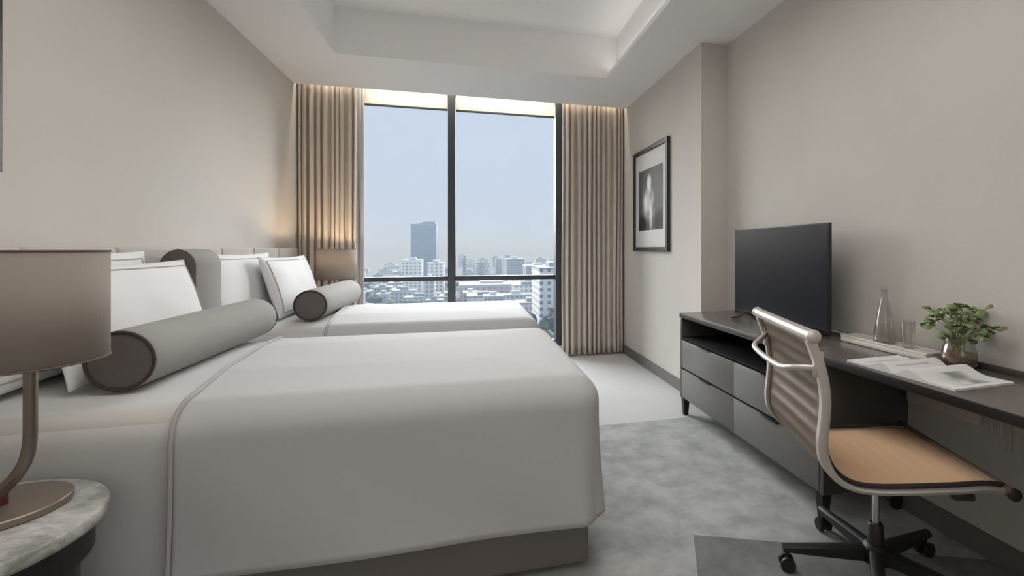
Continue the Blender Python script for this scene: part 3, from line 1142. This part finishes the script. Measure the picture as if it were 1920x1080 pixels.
for k in range(5):
    a = A0 - k * 2 * PI / 5
    d = Vector((math.cos(a), math.sin(a), 0))
    s = Vector((-d.y, d.x, 0))
    bm = new()
    rings = []
    for (r, hw_, zt, zb) in ((.03, .024, .128, .078), (.15, .021, .118, .076), (.27, .018, .106, .076), (.335, .017, .100, .078)):
        rings.append([bm.verts.new(d * r + s * a_ + Vector((0, 0, z_))) for (a_, z_) in ((-hw_, zb), (hw_, zb), (hw_, zt - .008), (hw_ * .5, zt), (-hw_ * .5, zt), (-hw_, zt - .008))])
    for p, q in zip(rings, rings[1:]):
        for i in range(6):
            bm.faces.new((p[i], p[(i + 1) % 6], q[(i + 1) % 6], q[i]))
    bm.faces.new(rings[0]); bm.faces.new(rings[-1])
    bmesh.ops.recalc_face_normals(bm, faces=bm.faces)
    lg = obj('leg', bm, M['plastic'], ch, angle=40)
    bm = new()
    c = d * .318
    tr = s.copy()
    for o_ in (-.017, .017):
        ctr = c + d * .0 + tr * o_ + Vector((0, 0, .029))
        mt = Matrix.Translation(ctr) @ Vector((0, 0, 1)).rotation_difference(tr).to_matrix().to_4x4()
        bmesh.ops.create_cone(bm, cap_ends=True, segments=28, radius1=.028, radius2=.028, depth=.020, matrix=mt)
    bmesh.ops.bevel(bm, geom=[e for e in bm.edges if len(e.link_faces) == 2 and e.calc_face_angle(0) > 1], offset=.004, segments=2, affect='EDGES')
    tube(bm, [c + Vector((0, 0, .03)), c + Vector((0, 0, .08))], .007, 10)
    tube(bm, [c + tr * -.02 + Vector((0, 0, .029)), c + tr * .02 + Vector((0, 0, .029))], .006, 10)
    obj('caster', bm, M['plastic'], lg)

# ------------------------------------------------------------------ the city outside
GZ = -45.0


def facade(name, wall, glass, sx_, sz_, frac):
    m = bpy.data.materials.new(name)
    m.use_nodes = True
    n, l = m.node_tree.nodes, m.node_tree.links
    b = n['Principled BSDF']
    b.inputs['Roughness'].default_value = .6
    t = n.new('ShaderNodeTexCoord')
    s = n.new('ShaderNodeSeparateXYZ')
    l.new(t.outputs['Object'], s.inputs[0])
    ad = n.new('ShaderNodeMath'); ad.operation = 'ADD'
    l.new(s.outputs['X'], ad.inputs[0]); l.new(s.outputs['Y'], ad.inputs[1])

    def band(src, step, fr):
        q = n.new('ShaderNodeMath'); q.operation = 'DIVIDE'; l.new(src, q.inputs[0]); q.inputs[1].default_value = step
        r = n.new('ShaderNodeMath'); r.operation = 'FRACT'; l.new(q.outputs[0], r.inputs[0])
        g = n.new('ShaderNodeMath'); g.operation = 'LESS_THAN'; l.new(r.outputs[0], g.inputs[0]); g.inputs[1].default_value = fr
        return g.outputs[0]
    a, c = band(ad.outputs[0], sx_, frac[0]), band(s.outputs['Z'], sz_, frac[1])
    mu = n.new('ShaderNodeMath'); mu.operation = 'MULTIPLY'; l.new(a, mu.inputs[0]); l.new(c, mu.inputs[1])
    mx = n.new('ShaderNodeMix'); mx.data_type = 'RGBA'
    mx.inputs['A'].default_value = (*wall, 1); mx.inputs['B'].default_value = (*glass, 1)
    l.new(mu.outputs[0], mx.inputs['Factor'])
    l.new(mx.outputs['Result'], b.inputs['Base Color'])
    return m


M['f_tower'] = facade('tower_facade', (.20, .27, .32), (.08, .13, .17), 3.2, 3.6, (.75, .6))
M['f_white'] = facade('white_facade', (.80, .80, .79), (.25, .28, .30), 4.0, 3.4, (.45, .5))
M['f_pale'] = facade('pale_facade', (.62, .63, .64), (.25, .28, .31), 3.5, 3.3, (.55, .5))
M['f_grey'] = facade('grey_facade', (.40, .42, .43), (.16, .18, .2), 3.5, 3.3, (.6, .55))
M['f_pink'] = facade('pinkish_facade', (.55, .50, .50), (.3, .28, .3), 5, 3.5, (.5, .5))
M['roof_white'] = mat('white_roof', (.58, .60, .62), .7)
M['roof_grey'] = mat('grey_roof', (.34, .36, .38), .8)
M['tree'] = mat('dark_foliage', (.07, .10, .065), .8, var=.4, vscale=.4)
M['trunk'] = mat('tree_bark', (.10, .08, .06), .9)
M['ground'] = mat('city_ground', (.09, .12, .13), .95, var=.5, vscale=.02)
bm = new(); bmesh.ops.create_grid(bm, x_segments=4, y_segments=4, size=1)
for v in bm.verts:
    v.co = Vector((v.co.x * 5000, 20 + (v.co.y + 1) * 3500, GZ))
struct('ground_outside', bm, M['ground'])


FOOT = []


def clear(x0, x1, y0, y1, g=2.0):
    return all(x1 + g < a or x0 - g > b or y1 + g < c or y0 - g > d for (a, b, c, d) in FOOT)


def building(tb0, tb1, Y, dep, ztop, m, roof, label, group=None, name='building', cut=None):
    """tb = X/Y of its two front corners, seen from the room"""
    x0, x1 = tb0 * Y, tb1 * Y
    t = thing(name, label, 'building', ((x0 + x1) / 2, Y + dep / 2, GZ), group=group)
    FOOT.append((x0, x1, Y, Y + dep))
    hw_ = (x1 - x0) / 2
    h = ztop - GZ
    bm = new(); box(bm, -hw_, hw_, -dep / 2, dep / 2, 0, h); obj('facade', bm, m, t, False)
    bm = new()
    box(bm, -hw_ - .4, hw_ + .4, -dep / 2 - .4, dep / 2 + .4, h, h + .8)
    box(bm, -hw_ * .4, hw_ * .3, -dep * .2, dep * .25, h + .8, h + 3.2)
    obj('roof', bm, M[roof], t, False)
    return t


tw = building(-.1103, -.0625, 900, 34, 44, M['f_tower'], 'roof_grey', 'tall hazy blue-grey tower block left of the window mullion', name='tower_block')
bm = new(); box(bm, -1, 20, -17, 17, 89, 94); obj('crown', bm, M['f_tower'], tw, False)
building(-.125, -.090, 520, 20, -11, M['f_white'], 'roof_white', 'pale square building at the foot of the tall tower')
building(-.0800, -.0480, 470, 24, -13, M['f_white'], 'roof_white', 'wide white building right of the tower foot, beside the mullion')
building(.1440, .232, 250, 34, -9.5, M['f_white'], 'roof_grey', 'large white building at the right edge of the window')
building(-.018, .1180, 430, 40, -31, M['f_pink'], 'roof_white', 'long low pinkish building behind the right window rail')
building(.075, .112, 640, 30, -13, M['f_grey'], 'roof_white', 'grey block with white roof, high in the right pane')
building(.115, .175, 520, 30, -18, M['f_grey'], 'roof_white', 'grey flat-roofed hall above the large white building')
building(-.012, -.004, 560, 18, -10, M['f_grey'], 'roof_grey', 'slim grey building just right of the window mullion')
building(.018, .030, 600, 18, -16, M['f_grey'], 'roof_grey', 'second slim grey building right of the window mullion')
building(-.086, -.066, 380, 16, -22, M['f_pale'], 'roof_white', 'small pale building below the tower, under the window rail')
rnd = random.Random(5)
G = 'low buildings of the hazy city'
for k in range(170):
    left = k % 5 < 2
    Y = rnd.uniform(330, 620) if k % 3 else rnd.uniform(620, 1500)
    T = rnd.uniform(-.23, -.05) if left else rnd.uniform(-.02, .22)
    wv = rnd.uniform(9, 26) / Y
    top = GZ + rnd.uniform(5, 10) if left else GZ + rnd.uniform(6, 16 if Y < 620 else 30)
    dep_ = rnd.uniform(10, 26)
    if not clear(T * Y, (T + wv) * Y, Y, Y + dep_):
        continue
    building(T, T + wv, Y, dep_, top, M[rnd.choice(('f_white', 'f_pale', 'f_grey', 'f_pale'))], rnd.choice(('roof_white', 'roof_grey', 'roof_grey')),
             'low flat-roofed building among the many in the hazy city outside', G)


def tree(x, y, h, r, label, group, seed):
    t = thing('tree', label, 'tree', (x, y, GZ), group=group)
    bm = new(); tube(bm, [(0, 0, 0), (.1, 0, h * .5)], r * .08, 7); obj('trunk', bm, M['trunk'], t)
    bm = new()
    bmesh.ops.create_icosphere(bm, subdivisions=3, radius=1)
    for v in bm.verts:
        k = 1 + .35 * noise.noise(v.co * 2.2 + Vector((seed, 0, 0)))
        v.co = Vector((v.co.x * r * k, v.co.y * r * k, h * .62 + v.co.z * h * .40 * k))
    obj('crown', bm, M['tree'], t)


for k in range(220):
    Y = rnd.uniform(165, 242)
    T = rnd.uniform(.10, .22)
    r_ = rnd.uniform(2.5, 5)
    if not clear(T * Y - r_ * 1.3, T * Y + r_ * 1.3, Y - r_ * 1.3, Y + r_ * 1.3, 0.3):
        continue
    FOOT.append((T * Y - r_ * 1.3, T * Y + r_ * 1.3, Y - r_ * 1.3, Y + r_ * 1.3))
    tree(T * Y, Y, rnd.uniform(13, 19), r_, 'dark green tree below the large white building outside', 'trees outside on the right', k)
for k in range(90):
    Y = rnd.uniform(300, 620)
    T = rnd.uniform(-.24, -.03)
    r_ = rnd.uniform(4, 8)
    if not clear(T * Y - r_ * 1.3, T * Y + r_ * 1.3, Y - r_ * 1.3, Y + r_ * 1.3, 0.3):
        continue
    FOOT.append((T * Y - r_ * 1.3, T * Y + r_ * 1.3, Y - r_ * 1.3, Y + r_ * 1.3))
    tree(T * Y, Y, rnd.uniform(6, 10), r_, 'grey-green tree between the low roofs in the left pane', 'trees outside on the left', 50 + k)

# haze hanging over the city
hz = bpy.data.materials.new('haze')
hz.use_nodes = True
n, l = hz.node_tree.nodes, hz.node_tree.links
n.clear()
ho = n.new('ShaderNodeOutputMaterial')
hv = n.new('ShaderNodeVolumeScatter')
hv.inputs['Color'].default_value = (.41, .50, .65, 1)
hv.inputs['Density'].default_value = .0014
hv.inputs['Anisotropy'].default_value = -.42
l.new(hv.outputs[0], ho.inputs['Volume'])
bm = new(); box(bm, -4000, 4000, 60, 6500, GZ - 5, 50)
o = obj('haze', bm, hz, None, False)
tag(o, 'thin blue-grey haze hanging over the city outside', 'haze', kind='stuff')
